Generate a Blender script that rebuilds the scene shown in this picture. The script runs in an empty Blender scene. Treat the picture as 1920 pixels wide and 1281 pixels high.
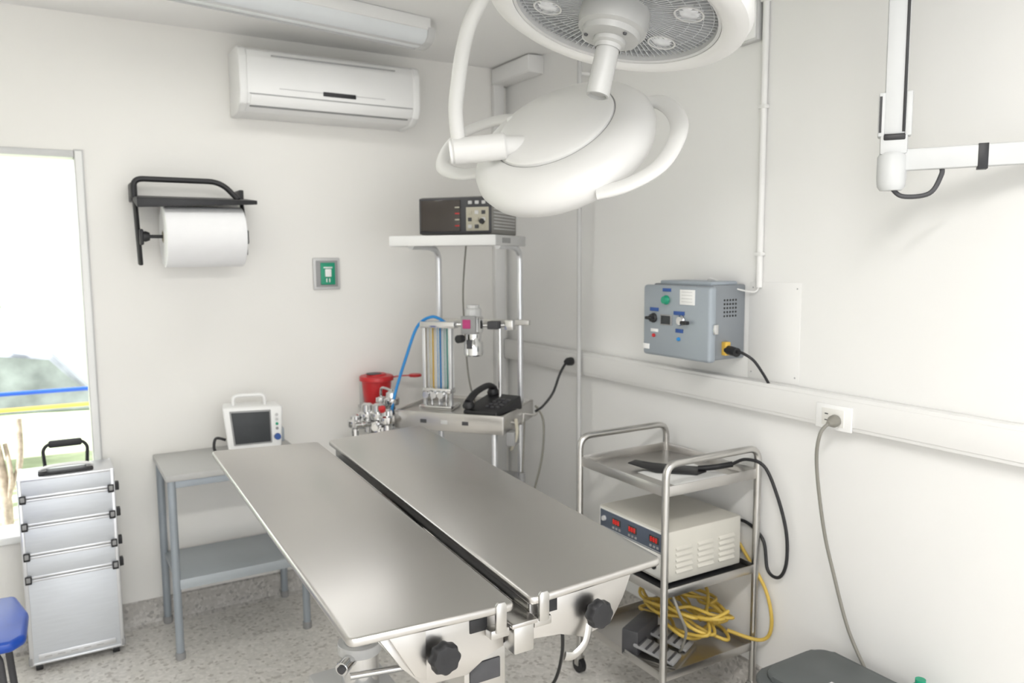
import bpy, bmesh, math, random
from mathutils import Vector, Matrix, Quaternion
random.seed(7)
sc=bpy.context.scene
sc.view_settings.view_transform='Standard'
sc.view_settings.look='None'
I4=Matrix.Identity(4)
XF=I4.copy()
PAR={}
CUR=None
# ---------------------------------------------------------------- materials
def mat(name,col,rough=.5,metal=0.,var=.04,scale=6.,bump=0.,bscale=150.,coat=0.,emit=None,estr=1.,stretch=None,alpha=None,trans=0.,spec=None,rvar=0.):
    m=bpy.data.materials.new(name); m.use_nodes=True
    nt=m.node_tree; N=nt.nodes; L=nt.links
    b=N['Principled BSDF']
    tc=N.new('ShaderNodeTexCoord'); mp=N.new('ShaderNodeMapping')
    L.new(tc.outputs['Object'],mp.inputs[0])
    if stretch: mp.inputs['Scale'].default_value=stretch
    n=N.new('ShaderNodeTexNoise'); n.inputs['Scale'].default_value=scale; n.inputs['Detail'].default_value=4
    L.new(mp.outputs[0],n.inputs['Vector'])
    r=N.new('ShaderNodeValToRGB')
    c0=[max(0,c*(1-var)) for c in col[:3]]+[1]; c1=[min(1,c*(1+var)) for c in col[:3]]+[1]
    r.color_ramp.elements[0].color=c0; r.color_ramp.elements[1].color=c1
    r.color_ramp.elements[0].position=.3; r.color_ramp.elements[1].position=.7
    L.new(n.outputs['Fac'],r.inputs[0]); L.new(r.outputs[0],b.inputs['Base Color'])
    b.inputs['Roughness'].default_value=rough; b.inputs['Metallic'].default_value=metal
    if rvar:
        mr=N.new('ShaderNodeMapRange'); mr.inputs[3].default_value=rough-rvar; mr.inputs[4].default_value=rough+rvar
        L.new(n.outputs['Fac'],mr.inputs[0]); L.new(mr.outputs[0],b.inputs['Roughness'])
    if bump:
        n2=N.new('ShaderNodeTexNoise'); n2.inputs['Scale'].default_value=bscale; L.new(mp.outputs[0],n2.inputs['Vector'])
        bp=N.new('ShaderNodeBump'); bp.inputs['Strength'].default_value=bump; bp.inputs['Distance'].default_value=.002
        L.new(n2.outputs['Fac'],bp.inputs['Height']); L.new(bp.outputs[0],b.inputs['Normal'])
    if coat: b.inputs['Coat Weight'].default_value=coat; b.inputs['Coat Roughness'].default_value=.1
    if emit: b.inputs['Emission Color'].default_value=(*emit,1); b.inputs['Emission Strength'].default_value=estr
    if trans: b.inputs['Transmission Weight'].default_value=trans
    if alpha is not None: b.inputs['Alpha'].default_value=alpha
    return m
def terrazzo(name,base,dark,light,scale):
    m=bpy.data.materials.new(name); m.use_nodes=True
    nt=m.node_tree; N=nt.nodes; L=nt.links; b=N['Principled BSDF']
    tc=N.new('ShaderNodeTexCoord')
    v=N.new('ShaderNodeTexVoronoi'); v.inputs['Scale'].default_value=scale; L.new(tc.outputs['Object'],v.inputs['Vector'])
    sp=N.new('ShaderNodeSeparateColor'); L.new(v.outputs['Color'],sp.inputs[0])
    r=N.new('ShaderNodeValToRGB'); r.color_ramp.interpolation='CONSTANT'
    e=r.color_ramp.elements; e[0].color=(*dark,1); e[0].position=0; e[1].color=(*base,1); e[1].position=.10
    x=e.new(.55); x.color=(*light,1); x=e.new(.8); x.color=tuple(c*.92 for c in base)+(1,)
    L.new(sp.outputs[0],r.inputs[0])
    n=N.new('ShaderNodeTexNoise'); n.inputs['Scale'].default_value=2.5; L.new(tc.outputs['Object'],n.inputs['Vector'])
    mx=N.new('ShaderNodeMix'); mx.data_type='RGBA'; mx.blend_type='MULTIPLY'; mx.inputs[0].default_value=.15
    L.new(r.outputs[0],mx.inputs[6])
    r2=N.new('ShaderNodeValToRGB'); r2.color_ramp.elements[0].color=(.8,.8,.8,1); r2.color_ramp.elements[1].color=(1,1,1,1)
    L.new(n.outputs['Fac'],r2.inputs[0]); L.new(r2.outputs[0],mx.inputs[7])
    L.new(mx.outputs[2],b.inputs['Base Color']); b.inputs['Roughness'].default_value=.35
    return m
WALL=mat('wall_paint',(.86,.845,.81),.45,0,.012,1.2,.05,60)
WALLR=mat('wall_paint_right',(.84,.835,.82),.4,0,.012,1.2,.05,60)
CEIL=mat('ceiling_paint',(.90,.895,.88),.6,0,.01,1)
FLOOR=terrazzo('terrazzo_floor',(.75,.725,.68),(.56,.53,.49),(.82,.79,.75),75)
BASE=terrazzo('terrazzo_base',(.50,.48,.45),(.36,.34,.32),(.58,.56,.53),80)
WHITE=mat('white_plastic',(.86,.86,.85),.35,0,.015,5)
WHITE2=mat('lamp_white',(.73,.725,.71),.42,0,.01,3)
OFFW=mat('warm_white_plastic',(.78,.77,.73),.4,0,.02,5)
PVC=mat('pvc_trunking',(.80,.795,.78),.4,0,.02,3)
SEAM=mat('seam_grey',(.42,.42,.42),.6)
STEEL=mat('brushed_steel',(.60,.585,.565),.29,1,.02,1.5)
STEEL2=mat('steel_frame',(.58,.57,.55),.28,1,.05,12)
CHROME=mat('chrome',(.70,.70,.70),.12,1,.03,10)
ALU=mat('aluminium_panel',(.70,.73,.77),.42,.4,.03,9,stretch=(1,1,12))
ALUT=mat('aluminium_trim',(.76,.77,.79),.3,.8,.03,9)
BLACK=mat('black_plastic',(.015,.015,.017),.45,0,.2,20)
DARK=mat('dark_grey',(.06,.06,.065),.5,0,.1,20)
SCREEN=mat('dark_screen',(.03,.034,.038),.5,0,.05,5)
GREY=mat('grey_plastic',(.32,.32,.32),.45,0,.05,8)
LGREY=mat('light_grey_metal',(.60,.60,.595),.4,.1,.04,8)
ARMG=mat('arm_light_grey',(.60,.61,.61),.45,0,.03,8)
TABG=mat('desk_laminate',(.46,.46,.45),.35,0,.03,5)
DESKM=mat('desk_tube_grey',(.36,.40,.44),.4,.2,.04,8)
SHELF=mat('desk_shelf_grey',(.46,.50,.53),.4,.1,.04,5)
PAPER=mat('paper_roll',(.87,.87,.88),.9,0,.01,20,.1,300)
GREEN=mat('green_plastic',(.01,.30,.17),.4,0,.05,9)
BLUEB=mat('blue_seat',(.01,.07,.42),.3,0,.08,9)
RED=mat('red_plastic',(.55,.02,.025),.35,0,.06,9)
BOXG=mat('control_box_enamel',(.33,.37,.41),.4,.1,.03,6)
BOXG2=mat('control_box_body',(.24,.26,.28),.5,.1,.05,6)
BLUEL=mat('blue_label',(.03,.09,.32),.5)
PINK=mat('magenta_label',(.50,.05,.20),.5)
CREAM=mat('cream_enamel',(.60,.58,.52),.4,0,.03,6)
PANEL=mat('blue_grey_panel',(.08,.10,.14),.4,0,.05,6)
REDE=mat('red_led',(.6,.01,.01),.4,emit=(1,.03,.02),estr=.4)
YEL=mat('yellow_cable',(.62,.43,.08),.45,0,.05,9)
BLUH=mat('blue_hose',(.02,.25,.62),.4,0,.05,9)
YELT=mat('yellow_tube',(.75,.48,.08),.4)
GRNT=mat('green_tube',(.12,.42,.35),.4)
GCORD=mat('grey_cord',(.24,.23,.20),.5)
MONB=mat('grey_beige_metal',(.27,.26,.24),.45,0,.05,9)
BEIGE=mat('beige_panel',(.50,.47,.38),.5)
BROWN=mat('smoked_window',(.045,.035,.03),.2,0,.1,5,coat=.4)
GLASS=mat('clear_tube',(.8,.85,.85),.1,0,.01,5,trans=.8)
LED=mat('lamp_lens',(.70,.71,.73),.15,.2,.02,5,coat=.5)
VANE=mat('lamp_vane',(.64,.65,.66),.3,.4,.05,30)
DISH=mat('lamp_dish',(.34,.35,.365),.35,.3,.08,30)
HAND=mat('handle_grey',(.42,.42,.41),.4,0,.03,9)
BIN=mat('bin_dark_grey',(.07,.075,.08),.5,0,.08,9)
BINL=mat('bin_lid_grey',(.10,.11,.11),.5,0,.08,9)
GRASS=mat('grass',(.50,.58,.36),.9,0,.35,3)
CONC=mat('concrete',(.75,.74,.72),.9,0,.06,4)
HOUSE=mat('house_render',(.80,.80,.81),.9,0,.03,2)
TARP=mat('grey_tarp',(.30,.32,.36),.8,0,.35,4)
BARK=mat('bark',(.30,.25,.20),.9,0,.3,30)
LEAF=mat('leaf',(.16,.36,.12),.6,0,.3,12)
TUBEL=mat('fluorescent_diffuser',(.80,.83,.85),.3,0,.02,6,coat=.3)
LITE=mat('fill_fixture_glow',(.9,.9,.9),.4,emit=(1,.98,.95),estr=3)  # glowing surface of the added out-of-view fill fixture
# ---------------------------------------------------------------- builders
def group(name):
    global CUR
    e=bpy.data.objects.new(name,None); sc.collection.objects.link(e); e.empty_display_size=.1
    CUR=e; PAR[e.name]=[]; return e
def fin(bm,name,m,smooth=True,ang=35,top=False):
    bmesh.ops.recalc_face_normals(bm,faces=bm.faces)
    bm.transform(XF)
    if XF.determinant()<0: bmesh.ops.reverse_faces(bm,faces=bm.faces)
    me=bpy.data.meshes.new(name); bm.to_mesh(me); bm.free()
    for p in me.polygons: p.use_smooth=smooth
    if smooth: me.set_sharp_from_angle(angle=math.radians(ang))
    me.materials.append(m)
    o=bpy.data.objects.new(name,me); sc.collection.objects.link(o)
    if CUR is not None and not top:
        o.parent=CUR; PAR[CUR.name].append(o)
    return o
def box(name,a,b,m,bev=.003,seg=2,top=False):
    bm=bmesh.new(); bmesh.ops.create_cube(bm,size=1)
    a=Vector(a); b=Vector(b); c=(a+b)/2; s=b-a
    for v in bm.verts: v.co=Vector((v.co.x*s.x,v.co.y*s.y,v.co.z*s.z))+c
    bev=min(bev,min(abs(s.x),abs(s.y),abs(s.z))*.45)
    if bev>0: bmesh.ops.bevel(bm,geom=list(bm.edges),offset=bev,segments=seg,profile=.5,affect='EDGES')
    return fin(bm,name,m,top=top)
def hexa(name,P,m,bev=.003,seg=2):
    """8 points: 4 top, 4 bottom"""
    bm=bmesh.new(); v=[bm.verts.new(p) for p in P]
    for f in ((0,1,2,3),(7,6,5,4),(0,4,5,1),(1,5,6,2),(2,6,7,3),(3,7,4,0)): bm.faces.new([v[i] for i in f])
    if bev: bmesh.ops.bevel(bm,geom=list(bm.edges),offset=bev,segments=seg,profile=.5,affect='EDGES')
    return fin(bm,name,m)
def prism(name,pts,ext,m,bev=.002,seg=2):
    bm=bmesh.new(); ext=Vector(ext)
    a=[bm.verts.new(Vector(p)) for p in pts]; b=[bm.verts.new(Vector(p)+ext) for p in pts]
    n=len(a); bm.faces.new(a); bm.faces.new(b[::-1])
    for i in range(n): bm.faces.new((a[i],b[i],b[(i+1)%n],a[(i+1)%n]))
    if bev: bmesh.ops.bevel(bm,geom=list(bm.edges),offset=bev,segments=seg,profile=.5,affect='EDGES')
    return fin(bm,name,m)
def frame(ax):
    ax=Vector(ax).normalized(); t=Vector((0,0,1)) if abs(ax.z)<.9 else Vector((1,0,0))
    e1=t.cross(ax).normalized(); e2=ax.cross(e1); return e1,e2,ax
def lathe(name,prof,o,ax,m,seg=48,lobes=0,lamp=0.):
    bm=bmesh.new(); e1,e2,n=frame(ax); o=Vector(o); rings=[]
    for r,h in prof:
        if r<1e-6: rings.append([bm.verts.new(o+n*h)])
        else:
            ring=[]
            for i in range(seg):
                a=2*math.pi*i/seg; rr=r*(1+(lamp*math.cos(a*lobes) if lobes else 0))
                ring.append(bm.verts.new(o+e1*math.cos(a)*rr+e2*math.sin(a)*rr+n*h))
            rings.append(ring)
    for A,B in zip(rings,rings[1:]):
        if len(A)==1 and len(B)==1: continue
        for i in range(seg):
            j=(i+1)%seg
            if len(A)==1: bm.faces.new((A[0],B[i],B[j]))
            elif len(B)==1: bm.faces.new((A[i],B[0],A[j]))
            else: bm.faces.new((A[i],B[i],B[j],A[j]))
    return fin(bm,name,m,ang=40)
def cyl(name,p1,p2,r,m,r2=None,seg=28,bev=.0015):
    p1=Vector(p1);p2=Vector(p2); L=(p2-p1).length; r2=r if r2 is None else r2
    b=min(bev,L*.3,r*.4,max(r2,.0001)*.4)
    return lathe(name,[(0,0),(r-b,0),(r,b),(r2,L-b),(r2-b,L),(0,L)],p1,p2-p1,m,seg)
def catmull(P,n=8,closed=False):
    P=[Vector(p) for p in P]; out=[]; N=len(P)
    for i in range(N if closed else N-1):
        if closed: p0,p1,p2,p3=P[(i-1)%N],P[i],P[(i+1)%N],P[(i+2)%N]
        else: p0=P[max(i-1,0)];p1=P[i];p2=P[i+1];p3=P[min(i+2,N-1)]
        for k in range(n):
            t=k/n; out.append(.5*((2*p1)+(p2-p0)*t+(2*p0-5*p1+4*p2-p3)*t*t+(3*p1-p0-3*p2+p3)*t**3))
    if not closed: out.append(P[-1])
    return out
def fillet(P,r,n=6):
    P=[Vector(p) for p in P]; out=[P[0]]
    for i in range(1,len(P)-1):
        a=(P[i-1]-P[i]); b=(P[i+1]-P[i]); d=min(r,a.length*.49,b.length*.49)
        A=P[i]+a.normalized()*d; B=P[i]+b.normalized()*d
        for k in range(n+1):
            t=k/n; out.append(A*(1-t)**2+P[i]*2*t*(1-t)+B*t*t)
    out.append(P[-1]); return out
def tube(name,P,r,m,mode='spline',fr=.03,seg=12,closed=False,flat=None,n=8):
    if mode=='spline': P=catmull(P,n,closed)
    elif mode=='fillet': P=fillet(P,fr)
    else: P=[Vector(p) for p in P]
    bm=bmesh.new(); rings=[]; prev=None; N=len(P)
    for i,p in enumerate(P):
        if closed: t=(P[(i+1)%N]-P[i-1])
        else: t=(P[min(i+1,N-1)]-P[max(i-1,0)])
        t=t.normalized() if t.length>1e-9 else Vector((0,0,1))
        if prev is None: e1,e2,_=frame(t)
        else:
            e1=(prev-t*prev.dot(t))
            e1=e1.normalized() if e1.length>1e-6 else frame(t)[0]
            e2=t.cross(e1)
        if flat is not None:
            e2=Vector(flat)-t*Vector(flat).dot(t); e2.normalize(); e1=e2.cross(t)
        prev=e1; ra,rb=(r if isinstance(r,tuple) else (r,r))
        rings.append([bm.verts.new(p+e1*math.cos(2*math.pi*k/seg)*ra+e2*math.sin(2*math.pi*k/seg)*rb) for k in range(seg)])
    for i in range(N if closed else N-1):
        A=rings[i];B=rings[(i+1)%N]
        for k in range(seg):
            j=(k+1)%seg; bm.faces.new((A[k],A[j],B[j],B[k]))
    if not closed: bm.faces.new(rings[0][::-1]); bm.faces.new(rings[-1])
    return fin(bm,name,m,ang=60)
# ---------------------------------------------------------------- camera
Rv=Vector((0.85895,-0.51201,-0.00666));Uv=Vector((0.06036,0.08833,0.99426));Fv=Vector((0.50848,0.85443,-0.10678))
cam=bpy.data.cameras.new('camera'); co=bpy.data.objects.new('camera',cam); sc.collection.objects.link(co)
mw=Matrix((( Rv.x,Uv.x,-Fv.x,0),(Rv.y,Uv.y,-Fv.y,0),(Rv.z,Uv.z,-Fv.z,1.6),(0,0,0,1)))
co.matrix_world=mw; cam.sensor_width=36; cam.lens=1465/1920*36; cam.clip_start=.05
cam.dof.use_dof=True; cam.dof.focus_distance=1.75; cam.dof.aperture_fstop=4.0
sc.camera=co
# ---------------------------------------------------------------- room shell
XL,XR,YB,YF,ZC=-1.8,2.15,3.66,-1.6,2.58
CUR=None
box('floor',(XL-.15,YF,-.1),(XR+.15,YB+.15,0),FLOOR,0)
box('ceiling',(XL-.15,YF,ZC),(XR+.15,YB+.15,ZC+.12),CEIL,0)
box('wall_right',(XR,YF,0),(XR+.15,YB+.15,ZC),WALLR,0)
box('wall_left',(XL-.15,YF,0),(XL,YB+.15,ZC),WALL,0)
def multibox(name,L,m):
    bm=bmesh.new()
    for a,b in L:
        a=Vector(a);b=Vector(b);r=bmesh.ops.create_cube(bm,size=1)
        for v in r['verts']:
            v.co=Vector((v.co.x*(b-a).x,v.co.y*(b-a).y,v.co.z*(b-a).z))+(a+b)/2
    return fin(bm,name,m)
WX0,WX1,WZ0,WZ1=-.85,.135,.50,2.02
multibox('wall_back',[((WX1,YB,0),(XR,YB+.15,ZC)),((XL,YB,0),(WX0,YB+.15,ZC)),((WX0,YB,WZ1),(WX1,YB+.15,ZC)),((WX0,YB,0),(WX1,YB+.15,WZ0))],WALL)
prof=[(0,0),(.035,0),(.018,.012),(.012,.03),(.012,.11),(0,.115)]
prism('baseboard_back',[(XL,YB-a,b) for a,b in prof],(XR-XL,0,0),BASE,0)
prism('baseboard_right',[(XR-a,YF,b) for a,b in prof],(0,YB-YF-.01,0),BASE,0)
# window
group('window_1')
box('frame_right',(WX1-.006,YB-.012,WZ0),(WX1+.028,YB+.10,WZ1+.025),LGREY,.003)
box('frame_right_face',(WX1-.002,YB-.016,WZ0),(WX1+.022,YB-.011,WZ1+.018),WHITE,.002)
box('frame_top',(WX0,YB-.012,WZ1-.008),(WX1-.0065,YB+.10,WZ1+.02),LGREY,.003)
box('frame_left',(WX0-.02,YB-.012,WZ0),(WX0+.02,YB+.10,WZ1-.009),WHITE,.003)
box('sill',(WX0-.03,YB-.03,WZ0-.03),(WX1+.028,YB+.16,WZ0-.001),WHITE,.004)
# outside
CUR=None
box('ground_outside',(-14,YB+.16,-.35),(16,26,-.15),GRASS,0)
group('neighbour_house')
box('wall',(-8,11,-.15),(.9,11.3,2.15),HOUSE,.02)
box('plinth',(-8,10.97,-.15),(.91,11.0,.9),CONC,.02)
prism('roof',[(-8.3,10.4,2.25),(-8.3,11.5,2.75),(-8.3,11.5,2.65),(-8.3,10.4,2.15)],(9.5,0,0),HOUSE,.01)
for i in range(12): cyl('roof_rib_%d'%i,(-7+i*.7,10.38,2.26),(-7+i*.7,11.48,2.76),.03,CONC,seg=10)
group('garden_path')
box('slab',(-5,YB+.17,-.149),(3,YB+1.0,-.10),CONC,.01)
group('tarp_cover')
prism('sheet',[(-4,7.6,-.15),(-4,7.4,.9),(-2.6,7.5,1.15),(-1.4,7.3,.95),(-.5,7.5,.85),(.0,7.6,.80),(.3,7.6,.45),(.3,7.6,.3),(-1.5,7.6,.4)],(0,.5,0),TARP,.03)
group('barrier_rail')
cyl('blue_bar',(-4,5.4,.85),(.6,5.1,.86),.012,BLUEB)
cyl('yellow_bar',(-4,5.4,.76),(.6,5.1,.77),.011,YELT)
for i,x in enumerate((-3,-.7,.5)): cyl('post_%d'%i,(x,5.3,-.15),(x,5.3,.9),.02,WHITE)
group('tree_trunk')
tube('trunk',[(-.27,4.9,-.15),(-.25,4.9,.3),(-.30,4.95,.72)],.028,BARK)
tube('branch',[(-.27,4.9,.3),(-.18,4.9,.5),(-.17,4.95,.75)],.016,BARK)
tube('branch_b',[(-.25,4.9,.25),(-.22,4.88,.45),(-.24,4.95,.62)],.012,BARK)
group('palm_plant')
cyl('stem',(-1.35,7.0,-.15),(-1.35,7.0,1.5),.05,BARK)
for i in range(13):
    a=i*2*math.pi/13; d=Vector((math.cos(a),math.sin(a),0))
    c=Vector((-1.35,7.0,1.5))
    tube('frond_%d'%i,[c,c+d*.35+Vector((0,0,.2)),c+d*.75+Vector((0,0,.1)),c+d*1.05+Vector((0,0,-.25))],(.06,.008),LEAF,seg=6,flat=(0,0,1))
# ---------------------------------------------------------------- wall trims right
group('trim_1')   # cable trunking
box('duct',(2.105,YF,1.06),(2.1495,3.62,1.165),PVC,.004)
box('lid',(2.101,YF,1.072),(2.1055,3.61,1.153),PVC,.002)
group('trim_2')   # corner vertical channel
box('channel',(2.06,3.625,.12),(2.12,3.6595,2.50),PVC,.004)
group('trim_3')
box('duct_box',(2.06,3.29,2.49),(2.1495,3.655,2.575),PVC,.005)
box('duct_box_lid',(2.055,3.285,2.497),(2.062,3.64,2.568),WHITE,.003)
group('trim_4')   # conduit
cyl('conduit',(2.138,1.905,1.49),(2.138,1.905,2.578),.011,PVC)
for i,z in enumerate((1.6,2.1,2.45)): box('clip_%d'%i,(2.125,1.89,z),(2.149,1.92,z+.012),PVC,.002)
tube('wire',[(2.138,1.905,1.50),(2.13,1.92,1.475),(2.10,2.0,1.49),(2.08,2.08,1.52),(2.09,2.12,1.49)],.003,PVC)
group('wall_cover_plate')
box('plate',(2.1482,1.735,1.168),(2.1498,1.955,1.51),WALLR,.0006)
for i,(y,z) in enumerate(((1.75,1.19),(1.75,1.49),(1.94,1.19),(1.94,1.49))): cyl('screw_%d'%i,(2.1485,y,z),(2.147,y,z),.003,SEAM)
group('wall_junction_box')
box('box',(2.12,1.925,2.33),(2.1498,2.03,2.47),LGREY,.004)
box('lid',(2.115,1.932,2.337),(2.1205,2.023,2.463),WHITE,.003)
group('gas_pipe')
cyl('pipe',(2.083,2.90,0.0),(2.083,2.90,2.578),.0105,LGREY)
for i,z in enumerate((.3,2.4)): box('clip_%d'%i,(2.085,2.89,z),(2.1495,2.91,z+.014),PVC,.002)
# outlet
group('power_outlet')
box('plate',(2.094,1.49,1.056),(2.101,1.62,1.135),WHITE,.003)
box('socket',(2.0905,1.515,1.068),(2.0945,1.595,1.122),OFFW,.002)
for k,dz in enumerate((-.010,.010)): box('slot_%d'%k,(2.0895,1.571,1.095+dz-.0015),(2.091,1.583,1.095+dz+.0015),BLACK,0)
group('grey_power_cord')
lathe('plug',[(0,0),(.014,0),(.019,.006),(.019,.02),(.013,.034),(.007,.05),(0,.05)],(2.0895,1.54,1.09),(-1,-.15,-.1),GCORD)
tube('cord',[(2.045,1.535,1.085),(2.02,1.545,1.05),(2.03,1.56,.95),(2.06,1.55,.75),(2.09,1.53,.6),(2.11,1.48,.42),(2.122,1.40,.28),(2.124,1.35,.2),(2.124,1.28,.13),(2.124,1.1,.03),(2.06,.95,.012),(1.9,.8,.01)],.0055,GCORD)
# ---------------------------------------------------------------- control box
group('wall_control_box')
box('rear_body',(1.99,1.975,1.235),(2.1495,2.285,1.50),BOXG2,.006)
box('front_door',(1.955,1.955,1.23),(1.992,2.305,1.495),BOXG,.012,3)
box('top_cover',(1.99,1.985,1.495),(2.12,2.25,1.512),BOXG,.006)
X=1.954
def cb(u,v): return (2.305-(u-1213)*.00287, 1.492-(v-541)*.00193)
def lab(nm,u0,v0,u1,v1,m,t=.002):
    y0,z1=cb(u0,v0); y1,z0=cb(u1,v1); box(nm,(X-t,y1,z0),(X+.001,y0,z1),m,.0005)
lab('label_top',1252,545,1267,551,BLUEL); lab('paper_label',1284,546,1310,574,WHITE)
for i in range(4): lab('paper_line_%d'%i,1287,550+i*6,1306,551.0+i*6,LGREY,.0025)
lab('label_left',1228,583,1244,590,BLUEL); lab('label_right',1273,587,1292,594,BLUEL)
lab('meter',1251,597,1268,613,SCREEN,.006); lab('meter_bezel',1249,595,1270,615,GREY,.004)
lab('label_low_l',1230,624,1244,630,WHITE); lab('label_low_r',1277,620,1290,627,BLUEL); lab('badge',1215,655,1227,665,WHITE)
def knob(nm,u,v,r,h,m,**k):
    y,z=cb(u,v); return lathe(nm,[(0,0),(r*1.15,0),(r*1.15,.004),(r,.006),(r*.9,h),(0,h)],(X,y,z),(-1,0,0),m,24,**k)
knob('green_button',1259,567,.015,.016,GREEN); knob('switch_left',1235,603,.016,.014,BLACK)
y,z=cb(1235,603); box('switch_left_grip',(X-.03,y-.02,z-.005),(X-.012,y+.018,z+.006),BLACK,.003)
knob('lock_right',1287,604,.017,.012,CHROME)
y,z=cb(1298,606); box('lock_grip',(X-.028,y-.02,z-.007),(X-.01,y+.012,z+.006),BLACK,.003)
knob('red_led',1236,637,.006,.006,RED); knob('blue_led',1283,639,.006,.008,BLUH); 
box('latch',(1.97,1.945,1.33),(1.99,1.957,1.365),CHROME,.003)
for i in range(5):
    for k in range(5): cyl('vent_%d_%d'%(i,k),(2.045+i*.014,1.9755,1.39+k*.014),(2.045+i*.014,1.9735,1.39+k*.014),.004,BLACK,seg=10)
box('plug_yellow',(2.035,1.955,1.252),(2.06,1.976,1.30),YELT,.003)
cyl('plug_black',(2.05,1.962,1.272),(2.04,1.905,1.268),.016,BLACK)
tube('cable',[(2.04,1.91,1.27),(2.04,1.88,1.268),(2.06,1.85,1.245),(2.09,1.835,1.20),(2.115,1.83,1.163)],.005,BLACK)
# ---------------------------------------------------------------- AC
group('air_conditioner')
XF=Matrix.Translation((.008,0,.006))
P=[(3.6595,2.485),(3.50,2.485),(3.468,2.470),(3.455,2.44),(3.452,2.29),(3.47,2.25),(3.52,2.222),(3.6595,2.215)]
prism('body',[(.755,y,z) for y,z in P],(.775,0,0),WHITE,.006,3)
P2=[(3.6595,2.488),(3.50,2.488),(3.464,2.473),(3.450,2.44),(3.447,2.29),(3.465,2.247),(3.518,2.218),(3.6595,2.212)]
prism('end_left',[(.735,y,z) for y,z in P2],(.035,0,0),WHITE,.008,3)
prism('end_right',[(1.52,y,z) for y,z in P2],(.035,0,0),WHITE,.008,3)
box('top_slot',(.87,3.4495,2.448),(1.43,3.4565,2.4525),SEAM,0)
box('lower_seam',(.90,3.4495,2.316),(1.38,3.4545,2.3185),LGREY,0)
box('display_bar',(1.09,3.447,2.304),(1.24,3.4545,2.323),BLACK,.004)
prism('louver',[(.78,3.452,2.285),(.78,3.447,2.283),(.78,3.468,2.243),(.78,3.474,2.247)],(.73,0,0),WHITE,.001)
box('louver_gap',(.775,3.4505,2.2865),(1.515,3.4545,2.290),SEAM,0)
box('vent_gap',(.78,3.478,2.2385),(1.50,3.500,2.243),GREY,0)
XF=I4.copy()
# ---------------------------------------------------------------- fluorescent fixture
def fixture(nm,x0,x1,yc,lit=False):
    group(nm)
    box('tray',(x0+.02,yc-.075,2.53),(x1-.02,yc+.075,2.5795),WHITE,.006)
    n=9; P=[]
    for i in range(n): 
        a=math.pi*i/(n-1); P.append((x0+.015,yc-.07*math.cos(a),2.535-.06*math.sin(a)**.7))
    prism('diffuser',P,(x1-x0-.03,0,0),TUBEL if not lit else LITE,0)
    for k,x in enumerate((x0,x1-.035)):
        Q=[]
        for i in range(n):
            a=math.pi*i/(n-1); Q.append((x,yc-.08*math.cos(a),2.54-.072*math.sin(a)**.7))
        prism('end_cap_%d'%k,Q,(.035,0,0),LGREY,.003)
XF=Matrix.Translation((1.43,3.10,0))@Matrix.Rotation(math.radians(10),4,'Z')
fixture('ceiling_light_fixture',-1.35,0,0)
for k in (-1,1): box('diffuser_rib_%d'%(k+1),(-1.33,k*.03-.002,2.472),(-.03,k*.03+.002,2.480),LGREY,0)
XF=I4.copy()
fixture('added_fill_fixture',-.3,1.1,.3,True)  # added out of view, as a housing for the front fill light
# ---------------------------------------------------------------- paper roll holder
group('paper_towel_holder')
yc=3.50; zc=1.695
lathe('roll',[(.02,0),(.122,0),(.125,.003),(.125,.307),(.122,.31),(.02,.31)],(.425,yc,zc),(1,0,0),PAPER,64)
lathe('roll_core',[(.02,0),(.022,-.002),(.026,0),(.026,.02)],(.425,yc,zc),(1,0,0),BEIGE,32)
cyl('axle',(.345,yc,zc),(.755,yc,zc),.007,BLACK)
lathe('axle_hub',[(0,0),(.02,0),(.022,.01),(.016,.025),(0,.025)],(.350,yc,zc),(1,0,0),BLACK)
tube('side_left',[(.335,3.60,1.90),(.335,3.56,1.80),(.337,3.545,1.70),(.34,3.55,1.62),(.342,3.56,1.585)],(.010,.022),BLACK,flat=(0,1,0))
box('side_left_arm',(.338,yc-.018,zc-.035),(.352,3.56,zc+.03),BLACK,.006)
tube('side_right',[(.757,3.60,1.88),(.757,3.555,1.80),(.757,3.53,1.70),(.757,3.53,1.62)],(.008,.018),BLACK,flat=(0,1,0))
box('side_right_arm',(.751,yc-.02,zc-.03),(.763,3.54,zc+.03),BLACK,.005)
hexa('cover_plate',[(.325,3.40,1.845),(.785,3.40,1.845),(.785,3.655,1.87),(.325,3.655,1.87),(.325,3.40,1.805),(.785,3.40,1.828),(.785,3.655,1.862),(.325,3.655,1.862)],BLACK,.003)
tube('top_rail',[(.325,3.50,1.85),(.325,3.50,1.925),(.66,3.50,1.925),(.72,3.46,1.85)],.0115,BLACK,'fillet',.05)
box('wall_bar_left',(.32,3.56,1.84),(.345,3.6595,1.915),BLACK,.004)
box('wall_bar_right',(.745,3.56,1.84),(.765,3.6595,1.90),BLACK,.004)
# ---------------------------------------------------------------- green switch
group('green_wall_switch')
box('plate',(1.085,3.645,1.455),(1.215,3.6595,1.605),LGREY,.006)
box('recess',(1.098,3.641,1.468),(1.202,3.6455,1.592),GREY,.003)
box('green_face',(1.118,3.636,1.478),(1.188,3.642,1.582),GREEN,.003)
box('white_rocker',(1.138,3.630,1.515),(1.168,3.637,1.552),WHITE,.003)
box('mark_top',(1.132,3.6335,1.556),(1.174,3.637,1.562),WHITE,.001)
for i,x in enumerate((1.143,1.157)): box('mark_%d'%i,(x,3.6335,1.490),(x+.005,3.637,1.508),WHITE,.001)
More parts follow.
